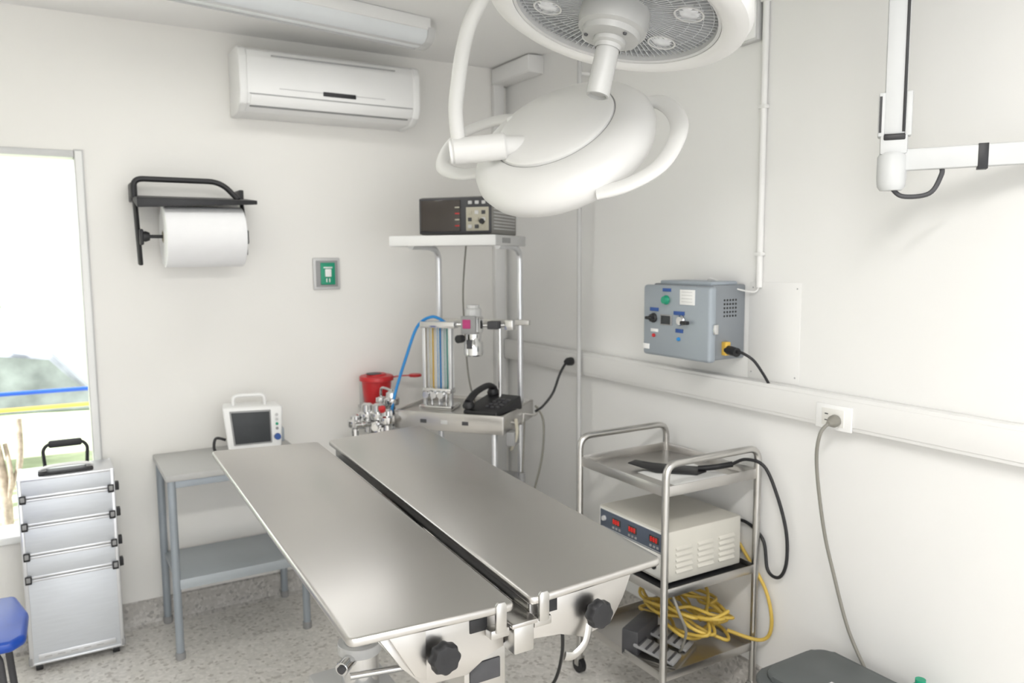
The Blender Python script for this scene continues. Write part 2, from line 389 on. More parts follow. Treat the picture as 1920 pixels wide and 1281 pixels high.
# ---------------------------------------------------------------- side desk
group('side_table')
box('top',(.355,3.24,.735),(.925,3.655,.76),TABG,.004)
box('apron_front',(.375,3.255,.705),(.905,3.270,.735),DESKM,.002)
box('apron_left',(.372,3.26,.705),(.385,3.64,.735),DESKM,.002)
for i,(x,y) in enumerate(((.378,3.262),(.892,3.262),(.378,3.635),(.892,3.635))):
    cyl('leg_%d'%i,(x,y,.0),(x,y,.735),.0155,DESKM); cyl('foot_%d'%i,(x,y,0),(x,y,.03),.019,GREY)
box('lower_shelf',(.378,3.262,.305),(.892,3.635,.325),SHELF,.003)
box('shelf_lip',(.385,3.252,.29),(.888,3.262,.33),SHELF,.002)
# ---------------------------------------------------------------- patient monitor
group('patient_monitor')
r=Matrix.Translation((.74,3.47,0))@Matrix.Rotation(math.radians(-6),4,'Z'); XF=r
hexa('housing',[(-.125,-.06,.975),(.125,-.06,.965),(.115,.07,.965),(-.115,.07,.975),(-.108,-.075,.785),(.112,-.075,.785),(.10,.08,.785),(-.10,.08,.785)],WHITE,.012,3)
hexa('screen_bezel',[(-.098,-.064,.958),(.072,-.064,.953),(.072,-.05,.953),(-.098,-.05,.958),(-.085,-.0785,.81),(.072,-.0785,.81),(.072,-.06,.81),(-.085,-.06,.81)],GREY,.003)
hexa('screen',[(-.091,-.067,.951),(.066,-.067,.946),(.066,-.05,.946),(-.091,-.05,.951),(-.079,-.0800,.817),(.066,-.0800,.817),(.066,-.06,.817),(-.079,-.06,.817)],SCREEN,.001)
lathe('dial',[(0,0),(.014,0),(.013,.014),(0,.014)],(.095,-.073,.835),(0,-1,0),BLUEL,24)
for i in range(4): cyl('button_%d'%i,(.095,-.066,.87+i*.02),(.095,-.0745,.87+i*.02),.006,[GREY,GREEN,LGREY,LGREY][i],seg=16)
tube('handle',[(-.075,0,.968),(-.075,0,1.015),(.055,0,1.012),(.055,0,.965)],(.013,.008),WHITE,'fillet',.03)
box('base',(-.09,-.06,.7605),(.10,.07,.79),LGREY,.006)
box('side_port',(.112,-.03,.80),(.13,.03,.86),DESKM,.004)
tube('lead',[(-.11,.02,.82),(-.15,.02,.83),(-.16,.0,.79),(-.14,-.02,.766)],.006,BLACK)
XF=I4.copy()
# ---------------------------------------------------------------- aluminium case
group('aluminium_trolley_case')
x0,x1,y0,y1=-.14,.19,3.435,3.625
zs=[.03,.378,.47,.588,.695,.775]
box('core',(x0+.006,y0+.006,.032),(x1-.006,y1-.006,.77),SEAM,.002)
for i in range(5):
    a,b=zs[i]+.0012,zs[i+1]-.0012
    box('panel_front_%d'%i,(x0+.008,y0+.002,a+.006),(x1-.008,y1-.002,b-.006),ALU,.002)
    box('panel_side_%d'%i,(x0+.002,y0+.012,a+.006),(x1-.002,y1-.012,b-.006),ALU,.002)
    for k,z in enumerate((a,b-.010)):
        box('rim_%d_%d'%(i,k),(x0,y0,z),(x1,y1,z+.010),ALUT,.003)
for k,(x,y) in enumerate(((x0,y0),(x1-.014,y0),(x0,y1-.014),(x1-.014,y1-.014))):
    box('corner_post_%d'%k,(x-.001,y-.001,.03),(x+.015,y+.015,.776),ALUT,.005)
for i in range(1,5):
    z=zs[i]
    for k,x in enumerate((x0+.004,x1-.026)):
        box('latch_%d_%d'%(i,k),(x,y0-.010,z-.016),(x+.022,y0+.002,z+.016),BLACK,.003)
        box('latch_tab_%d_%d'%(i,k),(x+.004,y0-.016,z-.006),(x+.018,y0-.008,z+.012),GREY,.002)
    box('side_latch_%d'%i,(x1-.001,y0+.02,z-.017),(x1+.016,y0+.05,z+.016),BLACK,.003)
for k,(x,y) in enumerate(((x0+.03,y0+.03),(x1-.03,y0+.03),(x0+.03,y1-.03),(x1-.03,y1-.03))):
    cyl('wheel_%d'%k,(x-.012,y,.018),(x+.012,y,.018),.018,BLACK)
    box('wheel_fork_%d'%k,(x-.016,y-.014,.018),(x+.016,y+.014,.034),GREY,.002)
box('kick_strip',(x0+.03,y0-.002,.05),(x1-.03,y0+.002,.075),ALUT,.002)
for k in range(5): box('vent_mark_%d'%k,(x0+.05+k*.045,y0-.003,.060),(x0+.075+k*.045,y0-.001,.0625),SEAM,0)
for k,(x,y,z) in enumerate(((x1-.01,y0-.002,.035),(x0-.004,y0-.002,.035))): box('corner_guard_%d'%k,(x,y,z),(x+.014,y+.03,z+.03),GREY,.003)
tube('telescopic_handle',[(-.045,3.60,.77),(-.05,3.60,.845),(-.03,3.60,.867),(.09,3.60,.867),(.108,3.60,.845),(.103,3.60,.77)],(.009,.007),BLACK,'fillet',.02)
box('grip',(-.03,3.588,.850),(.09,3.612,.880),BLACK,.008)
tube('carry_handle',[(-.055,3.50,.776),(-.045,3.48,.80),(.03,3.475,.806),(.10,3.48,.80),(.11,3.50,.776)],(.014,.006),WHITE,flat=(0,0,1))
box('handle_base',(-.07,3.46,.775),(.12,3.53,.783),BLACK,.003)
# ---------------------------------------------------------------- chair
group('blue_chair')
P=[(-.52,2.68,.44),(-.15,2.66,.44),(-.115,2.70,.44),(-.11,2.88,.44),(-.15,3.05,.44),(-.50,3.08,.44)]
prism('seat',P,(0,0,.035),BLUEB,.016,4)
hexa('backrest',[(-.56,2.70,.86),(-.53,2.70,.86),(-.53,3.06,.86),(-.56,3.06,.86),(-.52,2.72,.58),(-.49,2.72,.58),(-.49,3.04,.58),(-.52,3.04,.58)],BLUEB,.012,3)
for i,y in enumerate((2.72,3.02)):
    tube('leg_front_%d'%i,[(-.45,y,.43),(-.19,y,.43),(-.16,y,.0)],.011,DARK,'fillet',.04)
    tube('leg_back_%d'%i,[(-.20,y+.004,.425),(-.47,y,.425),(-.52,y,.0)],.011,DARK,'fillet',.04)
    tube('back_post_%d'%i,[(-.40,y,.42),(-.50,y,.43),(-.535,y,.75)],.011,DARK,'fillet',.04)
# ---------------------------------------------------------------- sharps container
group('sharps_container')
c=(1.35,3.555,.885)
lathe('tub',[(0,0),(.056,0),(.060,.006),(.072,.135),(.072,.14),(0,.14)],c,(0,0,1),RED)
lathe('lid',[(0,.162),(.045,.162),(.05,.154),(.078,.152),(.082,.147),(.082,.130),(.075,.128)],c,(0,0,1),RED)
lathe('lid_opening',[(0,0),(.035,0),(.037,.004),(0,.004)],(1.335,3.55,1.045),(0,0,1),DARK)
tube('flap_strap',[(1.42,3.54,1.025),(1.47,3.52,1.03),(1.50,3.50,1.032)],(.012,.003),RED,flat=(0,0,1))
lathe('flap_cap',[(0,0),(.03,0),(.032,.006),(.028,.012),(0,.012)],(1.525,3.49,1.026),(0,0,1),RED)
box('wall_bracket',(1.30,3.628,.87),(1.40,3.6595,1.0),LGREY,.003)
box('bracket_shelf',(1.29,3.49,.872),(1.41,3.6595,.884),LGREY,.003)
# ---------------------------------------------------------------- anaesthesia machine
group('anaesthesia_machine')
XF=Matrix.Translation((1.31,3.24,0))@Matrix.Rotation(math.radians(-50),4,'Z')
W,D=.52,.42
for i,x in enumerate((.05,.465)):
    tube('post_%d'%i,[(x,.395,.10),(x,.395,1.63),(x,.30,1.652),(x,.10,1.652)],.0145,ALUT,'fillet',.06)
for i,x in enumerate((.05,.465)): cyl('front_leg_%d'%i,(x,.04,.10),(x,.04,.85),.0135,ALUT)
box('tray_base',(0,0,.845),(W,D,.86),STEEL,.003)
box('tray_front',(0,-.002,.842),(W,.012,.925),STEEL,.004)
box('tray_right',(W-.012,0,.842),(W+.002,D,.925),STEEL,.004)
box('tray_left',(-.002,0,.842),(.012,D,.925),STEEL,.004)
box('tray_back',(0,D-.012,.842),(W,D,.925),STEEL,.004)
box('tray_top',(.01,.01,.905),(W-.01,D-.01,.915),STEEL,.002)
for i in range(3): box('front_badge_%d'%i,(.13+i*.1,-.004,.875),(.16+i*.1,-.001,.892),[DARK,LGREY,DARK][i],.001)
box('top_shelf',(0,.0,1.655),(.49,.40,1.668),STEEL2,.003)
box('top_shelf_rim_front',(-.004,-.006,1.652),(.494,.006,1.697),WHITE,.005)
box('top_shelf_rim_right',(.482,0,1.652),(.494,.404,1.697),LGREY,.005)
box('top_shelf_rim_left',(-.004,0,1.652),(.008,.404,1.697),LGREY,.005)
box('rim_label',(.4935,.08,1.663),(.4965,.18,1.686),GREY,.001)
box('bar',(.05,.36,1.285),(.52,.385,1.31),STEEL2,.003)
# flowmeter bank
box('flow_top',(.075,.12,1.285),(.245,.18,1.315),CHROME,.004)
box('flow_base',(.085,.12,.985),(.225,.18,1.01),CHROME,.004)
box('flow_back',(.09,.168,1.0),(.22,.178,1.29),WHITE,.002)
for i,x in enumerate((.090,.218)): box('flow_post_%d'%i,(x-.008,.13,.93),(x+.008,.15,1.30),ALUT,.003)
for i,(x,m) in enumerate(((.118,YELT),(.155,BLUH),(.190,GRNT))):
    cyl('flow_tube_%d'%i,(x,.145,1.01),(x,.145,1.285),.0065,GLASS)
    box('flow_scale_%d'%i,(x-.007,.158,1.01),(x+.007,.164,1.285),m,.001)
    lathe('flow_knob_%d'%i,[(0,0),(.008,0),(.008,.02),(.015,.022),(.015,.045),(0,.045)],(x,.125,.985),(0,-1,0),CHROME,20)
    cyl('flow_stem_%d'%i,(x,.15,.915),(x,.15,.985),.006,CHROME)
tube('blue_hose',[(.19,.15,1.31),(.13,.14,1.335),(.06,.13,1.29),(.01,.11,1.15),(-.03,.08,1.0),(-.045,.06,.90),(-.04,.05,.86)],.007,BLUH)
tube('supply_bar',[(.22,.15,1.30),(.35,.15,1.30),(.50,.20,1.30)],.009,CHROME,'line')
# vaporiser
lathe('vaporiser_body',[(0,0),(.036,0),(.042,.006),(.042,.06),(.034,.07),(.034,.10),(.045,.108),(.045,.17),(.038,.178),(0,.178)],(.335,.13,1.165),(0,0,1),CHROME,32)
lathe('vaporiser_dial',[(0,0),(.036,0),(.036,.03),(.028,.038),(.028,.05),(0,.05)],(.335,.13,1.343),(0,0,1),LGREY,32,lobes=10,lamp=.04)
box('vaporiser_housing',(.295,.080,1.265),(.365,.10,1.345),GREY,.004)
box('vaporiser_label',(.305,.076,1.290),(.342,.095,1.330),PINK,.002)
box('vaporiser_gauge',(.32,.083,1.20),(.345,.095,1.24),DARK,.003)
lathe('vaporiser_cap',[(0,0),(.018,0),(.018,.03),(0,.03)],(.30,.085,1.245),(-.3,-1,0),BLACK,20)
box('connector_1',(.40,.13,1.285),(.45,.18,1.32),DARK,.004); box('connector_2',(.47,.16,1.28),(.51,.20,1.325),CHROME,.004)
cyl('thin_post',(.435,.20,.915),(.435,.20,1.29),.008,CHROME)
tube('hanging_cord',[(.235,.30,1.66),(.225,.28,1.45),(.24,.26,1.25),(.26,.25,1.05),(.29,.25,.93)],.004,GCORD)
box('tray_block',(.08,.09,.915),(.24,.20,.935),CHROME,.004)
# lower parts
box('lower_shelf',(.02,.02,.34),(.50,.40,.36),STEEL,.003)
box('lower_cabinet',(.06,.05,.36),(.46,.38,.58),GREY,.006); box('drawer_front',(.08,.042,.39),(.44,.052,.55),LGREY,.003); cyl('drawer_pull',(.2,.035,.5),(.32,.035,.5),.006,CHROME)
for i,y in enumerate((.04,.395)): box('base_rail_%d'%i,(.02,y-.015,.085),(.50,y+.015,.11),STEEL2,.003)
for i,x in enumerate((.05,.465)): box('base_side_%d'%i,(x-.015,.04,.085),(x+.015,.395,.11),STEEL2,.003)
for i,(x,y) in enumerate(((.05,.04),(.465,.04),(.05,.395),(.465,.395))):
    cyl('caster_%d'%i,(x-.012,y,.035),(x+.012,y,.035),.035,BLACK); box('caster_fork_%d'%i,(x-.018,y-.01,.03),(x+.018,y+.01,.09),STEEL2,.003)
# breathing circuit left of tray
box('valve_arm',(-.14,.04,.845),(.005,.075,.865),STEEL2,.003)
def valve(k,x,y,z,s):
    lathe('valve_%d'%k,[(0,-.05*s),(.018*s,-.05*s),(.018*s,-.01),(.034*s,0),(.036*s,.012),(.036*s,.028),(.026*s,.034),(.024*s,.055*s),(.012*s,.062*s),(0,.062*s)],(x,y,z),(0,0,1),CHROME,28)
valve(0,-.15,.03,.87,1.2); valve(1,-.08,.0,.88,1.15); valve(2,-.02,-.03,.87,1.0); valve(3,-.13,.12,.90,1.0); valve(4,-.06,.09,.93,1.0); valve(5,-.19,-.02,.84,.9)
lathe('absorber_head',[(0,0),(.06,0),(.075,.01),(.075,.04),(.06,.05),(0,.05)],(-.09,.06,.80),(0,0,1),CHROME,32)
lathe('absorber_canister',[(0,0),(.065,0),(.07,.01),(.07,.20),(0,.20)],(-.09,.06,.60),(0,0,1),GLASS,32)
for k,(d) in enumerate(((-1,-.3,0),(-.7,-1,0),(.3,-1,0))):
    v=Vector(d).normalized(); p=Vector((-.09,.04,.855)); cyl('port_%d'%k,p,p+v*.13,.016,CHROME); cyl('port_ring_%d'%k,p+v*.085,p+v*.10,.022,CHROME)
lathe('red_valve',[(0,0),(.013,0),(.016,.008),(.016,.02),(.010,.025),(0,.025)],(-.03,-.05,.925),(0,-.5,1),RED,24)
tube('pressure_pipe',[(-.13,.12,.95),(-.12,.11,1.0),(-.06,.10,.99)],.006,CHROME)
# right side hoses and hooks
tube('side_hook',[(W,.10,.88),(W+.05,.10,.88),(W+.06,.10,.92)],.006,STEEL2)
tube('side_hook_b',[(W,.30,.88),(W+.05,.30,.88),(W+.06,.30,.92)],.006,STEEL2)
tube('beige_hose',[(W+.03,.08,.90),(W+.045,.05,.84),(W+.02,.06,.78),(W+.0,.10,.76)],.008,BEIGE)
tube('grey_cord',[(W+.05,.30,.92),(W+.10,.26,.86),(W+.10,.24,.70),(W+.06,.22,.50),(W+.04,.22,.30)],.005,GCORD)
tube('cord_b',[(W+.03,.20,.88),(W+.035,.17,.75),(W+.03,.16,.62)],.004,GCORD)
cyl('cord_connector',(W+.03,.16,.56),(W+.03,.16,.64),.014,GREY)
box('side_block',(W+.002,.03,.79),(W+.04,.10,.85),GREY,.004)
XF=I4.copy()
tube('power_cable',[(2.098,2.975,1.115),(2.06,2.97,1.11),(2.02,2.965,1.06),(1.98,2.96,.98),(1.93,2.97,.92),(1.89,2.97,.90)],.006,BLACK)
lathe('power_plug',[(0,0),(.018,0),(.02,.006),(.018,.03),(.01,.045),(0,.045)],(2.100,2.98,1.115),(-1,-.2,0),BLACK,20)
# vital monitor on top shelf
group('bench_vital_monitor')
XF=Matrix.Translation((1.31,3.24,0))@Matrix.Rotation(math.radians(-50),4,'Z')
box('case',(.125,.05,1.70),(.455,.38,1.862),MONB,.006)
box('front_bezel',(.122,.042,1.704),(.458,.052,1.858),DARK,.004)
box('window',(.132,.037,1.715),(.318,.043,1.848),BROWN,.002)
box('control_panel',(.345,.037,1.715),(.448,.043,1.815),BEIGE,.002)
for i in range(3):
    for k in range(3): box('button_%d_%d'%(i,k),(.355+i*.031,.032,1.725+k*.03),(.372+i*.031,.038,1.741+k*.03),[LGREY,DARK,BEIGE][(i+k)%3],.002)
for i in range(3): box('top_button_%d'%i,(.355+i*.031,.036,1.828),(.372+i*.031,.043,1.842),LGREY,.002)
lathe('dial',[(0,0),(.012,0),(.011,.012),(0,.012)],(.42,.037,1.755),(0,-1,0),BLACK,20)
for k in range(4): box('led_row_%d'%k,(.295,.034,1.735+k*.026),(.315,.038,1.740+k*.026),[RED,BEIGE,RED,BEIGE][k],0)
for k in range(9): box('side_rib_%d'%k,(.454,.08,1.722+k*.014),(.459,.35,1.727+k*.014),LGREY,.001)
for i,(x,y) in enumerate(((.15,.08),(.43,.08),(.15,.35),(.43,.35))): cyl('foot_%d'%i,(x,y,1.6685),(x,y,1.702),.012,BLACK)
XF=I4.copy()
# telephone
group('telephone')
XF=Matrix.Translation((1.31,3.24,0))@Matrix.Rotation(math.radians(-50),4,'Z')@Matrix.Translation((.42,.15,.916))@Matrix.Rotation(math.radians(-12),4,'Z')
hexa('base',[(-.085,-.11,.020),(.085,-.11,.020),(.085,.10,.062),(-.085,.10,.062),(-.09,-.115,0),(.09,-.115,0),(.09,.105,0),(-.09,.105,0)],BLACK,.006,3)
for i in range(3):
    for k in range(4): box('key_%d_%d'%(i,k),(.0+i*.026,-.07+k*.03,.028+k*.0058),(.018+i*.026,-.052+k*.03,.036+k*.0058),DARK,.002)
tube('handset_grip',[(-.055,-.12,.055),(-.055,-.06,.088),(-.055,.04,.105),(-.055,.09,.088)],(.018,.013),BLACK,flat=(0,0,1))
lathe('earpiece',[(0,0),(.026,0),(.028,.01),(.02,.026),(0,.028)],(-.055,.085,.060),(0,-.15,1),BLACK,24)
lathe('mouthpiece',[(0,0),(.026,0),(.028,.01),(.02,.026),(0,.028)],(-.055,-.115,.030),(0,-.1,1),BLACK,24)
XF=I4.copy()
# ---------------------------------------------------------------- operating table
group('operating_table')
yn,yf=1.335,2.70; dz=.068
def slab(nm,xa,za,xb,zb,t=.018):
    """xa<xb"""
    T=[(xa,yn,za),(xb,yn,zb),(xb,yf,zb+dz),(xa,yf,za+dz)]
    bm=bmesh.new(); top=[bm.verts.new(p) for p in T]; bot=[bm.verts.new((p[0],p[1],p[2]-t)) for p in T]
    bm.faces.new(top); bm.faces.new(bot[::-1])
    for i in range(4): bm.faces.new((top[i],bot[i],bot[(i+1)%4],top[(i+1)%4]))
    ve=[e for e in bm.edges if abs(e.verts[0].co.z-e.verts[1].co.z)>.01 and (e.verts[0].co.xy-e.verts[1].co.xy).length<.001]
    bmesh.ops.bevel(bm,geom=ve,offset=.016,segments=5,profile=.5,affect='EDGES')
    he=[e for e in bm.edges if not((e.verts[0].co.xy-e.verts[1].co.xy).length<.0005)]
    bmesh.ops.bevel(bm,geom=he,offset=.006,segments=3,profile=.5,affect='EDGES')
    return fin(bm,nm,STEEL,ang=50)
slab('top_left',.44,.90,.80,.886); slab('top_right',.836,.886,1.20,.90)
for i,x in enumerate((.55,.77,.865,1.07)):
    z=.868 if i in(1,2) else .874
    hexa('rail_%d'%i,[(x-.015,1.37,z),(x+.015,1.37,z),(x+.015,2.66,z+.064),(x-.015,2.66,z+.064),(x-.015,1.37,z-.03),(x+.015,1.37,z-.03),(x+.015,2.66,z+.034),(x-.015,2.66,z+.034)],STEEL2,.002)
hexa('gap_shade_strip',[(.79,1.43,.845),(.846,1.43,.845),(.846,2.66,.905),(.79,2.66,.905),(.79,1.43,.80),(.846,1.43,.80),(.846,2.66,.865),(.79,2.66,.865)],DARK,.002)  # dark strip standing in for the shade below the centre gap
prism('end_plate_left',[(.50,1.362,.881),(.785,1.362,.872),(.785,1.362,.785),(.745,1.362,.775),(.70,1.362,.745),(.60,1.362,.750),(.555,1.362,.80)],(0,.006,0),STEEL,.002)
prism('end_flange_left',[(.52,1.345,.881),(.60,1.345,.877),(.60,1.345,.770),(.575,1.345,.785)],(0,.02,0),STEEL,.002)
prism('end_plate_right',[(.85,1.362,.872),(1.135,1.362,.883),(1.105,1.362,.815),(1.07,1.362,.765),(.99,1.362,.750),(.93,1.362,.775),(.85,1.362,.78)],(0,.006,0),STEEL,.002)
box('centre_block',(.792,1.33,.775),(.842,1.42,.838),STEEL2,.004)
box('centre_cap',(.785,1.325,.835),(.848,1.43,.845),STEEL,.002)
box('slot_left',(.705,1.3595,.832),(.745,1.3625,.860),BLACK,.001)
box('slot_right',(.890,1.3595,.832),(.920,1.3625,.860),BLACK,.001)
for i,x in enumerate((.763,.868)):
    prism('clip_%d'%i,[(x-.013,1.330,.890),(x-.008,1.330,.897),(x+.008,1.330,.897),(x+.013,1.330,.890),(x+.013,1.330,.832),(x-.013,1.330,.832)],(0,.009,0),STEEL2,.003)
    box('clip_foot_%d'%i,(x-.022,1.336,.818),(x+.022,1.363,.838),STEEL2,.003)
def kn(nm,x,z):
    lathe(nm,[(0,0),(.012,0),(.012,.012),(.027,.014),(.031,.02),(.031,.036),(.027,.042),(.010,.044),(0,.042)],(x,1.358,z),(0,-1,0),BLACK,64,lobes=8,lamp=.055)
kn('knob_left',.632,.815); kn('knob_right',1.012,.812)
tube('lock_arm',[(1.0,1.35,.785),(.985,1.345,.745),(.955,1.345,.725),(.93,1.345,.73)],(.010,.004),STEEL2,flat=(0,1,0))
hexa('side_bracket_left',[(.50,1.37,.872),(.56,1.37,.872),(.56,1.60,.88),(.50,1.60,.88),(.52,1.37,.85),(.56,1.37,.79),(.56,1.60,.79),(.52,1.60,.85)],STEEL2,.002)
box('tilt_box',(.70,1.38,.68),(.80,1.60,.78),STEEL2,.004); box('tilt_box_slot',(.712,1.376,.71),(.785,1.381,.755),DARK,.002)
# column
cyl('column_outer',(.735,2.13,.14),(.735,2.13,.455),.055,CHROME); cyl('column_inner',(.735,2.13,.455),(.735,2.13,.84),.046,CHROME)
cyl('column_collar',(.735,2.13,.445),(.735,2.13,.475),.064,LGREY)
box('head_frame',(.56,1.92,.825),(1.07,2.28,.862),STEEL2,.005)
tube('tilt_brace',[(.735,2.07,.63),(.745,1.80,.67),(.75,1.6,.72)],.012,CHROME)
cyl('clamp_bolt',(.655,2.06,.44),(.70,2.10,.445),.020,CHROME); cyl('clamp_bolt_head',(.650,2.055,.44),(.660,2.062,.441),.012,DARK)
cyl('clamp_handle',(.67,2.03,.43),(.86,1.98,.435),.010,CHROME)
box('base_plate',(.54,1.74,.045),(.95,2.50,.09),LGREY,.01); box('base_housing',(.62,1.98,.09),(.84,2.29,.33),LGREY,.015)
for i,(x,y) in enumerate(((.58,1.78),(.91,1.78),(.58,2.46),(.91,2.46))): cyl('base_foot_%d'%i,(x,y,0),(x,y,.05),.028,BLACK)
group('foot_switch_cord')
tube('cord',[(1.10,1.62,.80),(1.12,1.66,.74),(1.30,1.9,.5),(1.44,2.1,.25),(1.50,2.25,.05),(1.45,2.32,.008),(1.2,2.4,.008),(.98,2.52,.008)],.006,BLACK)
# ---------------------------------------------------------------- instrument cart
group('instrument_cart')
cx0,cx1,cy0,cy1=1.69,2.118,1.87,2.345
for i,y in enumerate((cy0,cy1)):
    tube('frame_%d'%i,[(cx0,y,.06),(cx0,y,.93),(cx1,y,.93),(cx1,y,.06)],.0125,STEEL2,'fillet',.05,seg=16)
def tray(nm,z,rim=.03):
    box(nm+'_pan',(cx0,cy0,z),(cx1,cy1,z+.004),STEEL,.001)
    box(nm+'_rim_a',(cx0,cy0-.002,z),(cx1,cy0+.002,z+rim),STEEL,.001); box(nm+'_rim_b',(cx0,cy1-.002,z),(cx1,cy1+.002,z+rim),STEEL,.001)
    box(nm+'_rim_c',(cx0-.002,cy0,z),(cx0+.002,cy1,z+rim),STEEL,.001); box(nm+'_rim_d',(cx1-.002,cy0,z),(cx1+.002,cy1,z+rim),STEEL,.001)
tray('upper',.82,.035); tray('middle',.475,.03); tray('lower',.185,.03)
for i,(x,y) in enumerate(((cx0,cy0),(cx1,cy0),(cx0,cy1),(cx1,cy1))):
    cyl('caster_%d'%i,(x-.012,y,.03),(x+.012,y,.03),.03,BLACK); box('fork_%d'%i,(x-.017,y-.012,.03),(x+.017,y+.012,.068),STEEL2,.003)
group('paper_sheet'); box('sheet',(1.80,1.92,.8242),(2.05,2.14,.8252),WHITE,0)
group('black_electrode_plate')
XF=Matrix.Translation((1.935,2.09,.8265))@Matrix.Rotation(math.radians(-48),4,'Z')
prism('plate',[(-.17,-.03,.018),(-.06,-.065,.0),(.08,-.055,.0),(.11,0,.0),(.08,.055,.0),(-.06,.05,.0),(-.15,.02,.018)],(0,0,.004),BLACK,.001)
tube('grip',[(.08,.0,.010),(.14,0,.020),(.20,.005,.034)],.0105,BLACK)
XF=I4.copy()
tube('cable',[(2.068,1.945,.860),(2.09,1.90,.885),(2.115,1.84,.87),(2.125,1.79,.78),(2.13,1.75,.66),(2.13,1.745,.55),(2.125,1.77,.49),(2.125,1.82,.50),(2.135,1.855,.60),(2.135,1.95,.64),(2.09,2.0,.62)],.006,BLACK)
# electrosurgical unit
group('electrosurgical_unit')
ux0,ux1,uy0,uy1,uz0,uz1=1.735,2.085,1.91,2.28,.502,.680
box('mat',(1.70,1.885,.4795),(2.108,2.33,.491),BLACK,.002)
box('case',(ux0,uy0,uz0),(ux1,uy1,uz1),CREAM,.006)
for i,(x,y) in enumerate(((ux0+.03,uy0+.03),(ux1-.03,uy0+.03),(ux0+.03,uy1-.03),(ux1-.03,uy1-.03))): cyl('foot_%d'%i,(x,y,.490),(x,y,.505),.014,BLACK)
box('front_panel',(ux0-.004,uy0+.008,uz0+.095),(ux0+.002,uy1-.008,uz1-.012),PANEL,.003)
box('front_frame',(ux0-.003,uy0+.004,uz0+.01),(ux0+.002,uy1-.004,uz1-.006),OFFW,.002)
box('panel_line',(ux0-.0055,uy0+.02,uz0+.100),(ux0-.003,uy1-.02,uz0+.102),LGREY,0)
for i,y in enumerate((2.175,2.085,1.97)):
    box('display_%d'%i,(ux0-.006,y-.024,uz0+.125),(ux0-.003,y+.024,uz0+.150),BROWN,.001)
    for k in range(3): 
        yy=y+.013-k*.013
        for j,(a,b,c_,d) in enumerate(((-.003,.003,.0065,.008),(-.003,.003,-.0008,.0008),(-.003,.003,-.008,-.0065),(-.0038,-.0026,-.007,.007),(.0026,.0038,-.007,.007))):
            box('seg_%d_%d_%d'%(i,k,j),(ux0-.0072,yy+a,uz0+.1375+c_),(ux0-.0058,yy+b,uz0+.1375+d),REDE,0)
    for k in range(3): box('key_%d_%d'%(i,k),(ux0-.0065,y-.024+k*.018,uz0+.109),(ux0-.003,y-.014+k*.018,uz0+.117),GREY,.001)
lathe('round_dial',[(0,0),(.010,0),(.009,.010),(0,.010)],(ux0-.003,2.245,uz0+.135),(-1,0,0),LGREY,24)
for k in range(4): cyl('jack_%d'%k,(ux0,uy0+.06+k*.08,uz0+.045),(ux0-.008,uy0+.06+k*.08,uz0+.045),.012,[BLACK,RED,BLACK,BLUEL][k],seg=18)
for i in range(3):
    for k in range(5):
        x=ux0+.04+i*.10; z=uz0+.03+k*.020
        prism('louver_%d_%d'%(i,k),[(x,uy0+.001,z+.012),(x,uy0-.007,z+.001),(x,uy0+.001,z)],(.075,0,0),CREAM,.0005)
# foot pedals & yellow cable
group('foot_pedal')
XF=Matrix.Translation((1.81,2.02,.19))@Matrix.Rotation(math.radians(25),4,'Z')
box('base',(-.10,-.10,.0),(.10,.10,.016),STEEL2,.004)
for i,x in enumerate((-.06,.055)):
    hexa('pedal_%d'%i,[(x-.038,-.09,.028),(x+.038,-.09,.028),(x+.038,.06,.058),(x-.038,.06,.058),(x-.038,-.09,.018),(x+.038,-.09,.018),(x+.038,.06,.048),(x-.038,.06,.048)],GREY,.003)
    for k in range(5): 
        y=-.075+k*.028; box('tread_%d_%d'%(i,k),(x-.034,y,.030+(k*.0056)),(x+.034,y+.008,.036+k*.0056),DARK,.001)
box('body',(-.09,.045,.0),(.09,.11,.10),DARK,.008)
XF=I4.copy()
group('yellow_cable_coil')
pts=[]
for i in range(80):
    a=i*.62; rr=.10+.045*math.sin(i*1.7)+.02*random.random()
    pts.append((1.985+rr*.85*math.cos(a),2.09+rr*1.5*math.sin(a)*.95,.215+.08*abs(math.sin(i*.37))+.0008*i))
tube('coil',[(max(1.74,min(2.10,p[0])),max(1.89,min(2.32,p[1])),p[2]) for p in pts],.0065,YEL,n=5,seg=8)
tube('riser',[(2.05,1.93,.25),(2.11,1.83,.24),(2.13,1.80,.30),(2.13,1.83,.42),(2.134,1.93,.52),(2.13,2.0,.58),(2.09,2.05,.60)],.0065,YEL)
group('grey_cable')
tube('cable',[(1.75,1.895,.465),(1.76,1.865,.40),(1.80,1.88,.33),(1.82,1.92,.25),(1.84,1.95,.22)],.005,GCORD)
# ---------------------------------------------------------------- bin
group('waste_bin')
hexa('tub',[(1.80,1.17,.31),(2.08,1.17,.31),(2.08,1.56,.31),(1.80,1.56,.31),(1.84,1.21,.0),(2.06,1.21,.0),(2.06,1.53,.0),(1.84,1.53,.0)],BIN,.02,4)
def rrect(x0,y0,x1,y1,r,z,n=6):
    P=[]
    for cx_,cy_,a0 in ((x1-r,y1-r,0),(x0+r,y1-r,90),(x0+r,y0+r,180),(x1-r,y0+r,270)):
        for k in range(n+1):
            a=math.radians(a0+90*k/n); P.append((cx_+r*math.cos(a),cy_+r*math.sin(a),z))
    return P
prism('rim',rrect(1.775,1.145,2.11,1.585,.06,.305),(0,0,.022),BINL,.007,3)
prism('lid',rrect(1.80,1.17,2.085,1.56,.05,.326),(0,0,.020),BINL,.009,3)
box('label',(1.845,1.31,.3455),(1.925,1.40,.3475),WHITE,.0005)
box('label_mark',(1.865,1.335,.3472),(1.905,1.375,.348),DARK,.0003)
group('green_bottle')
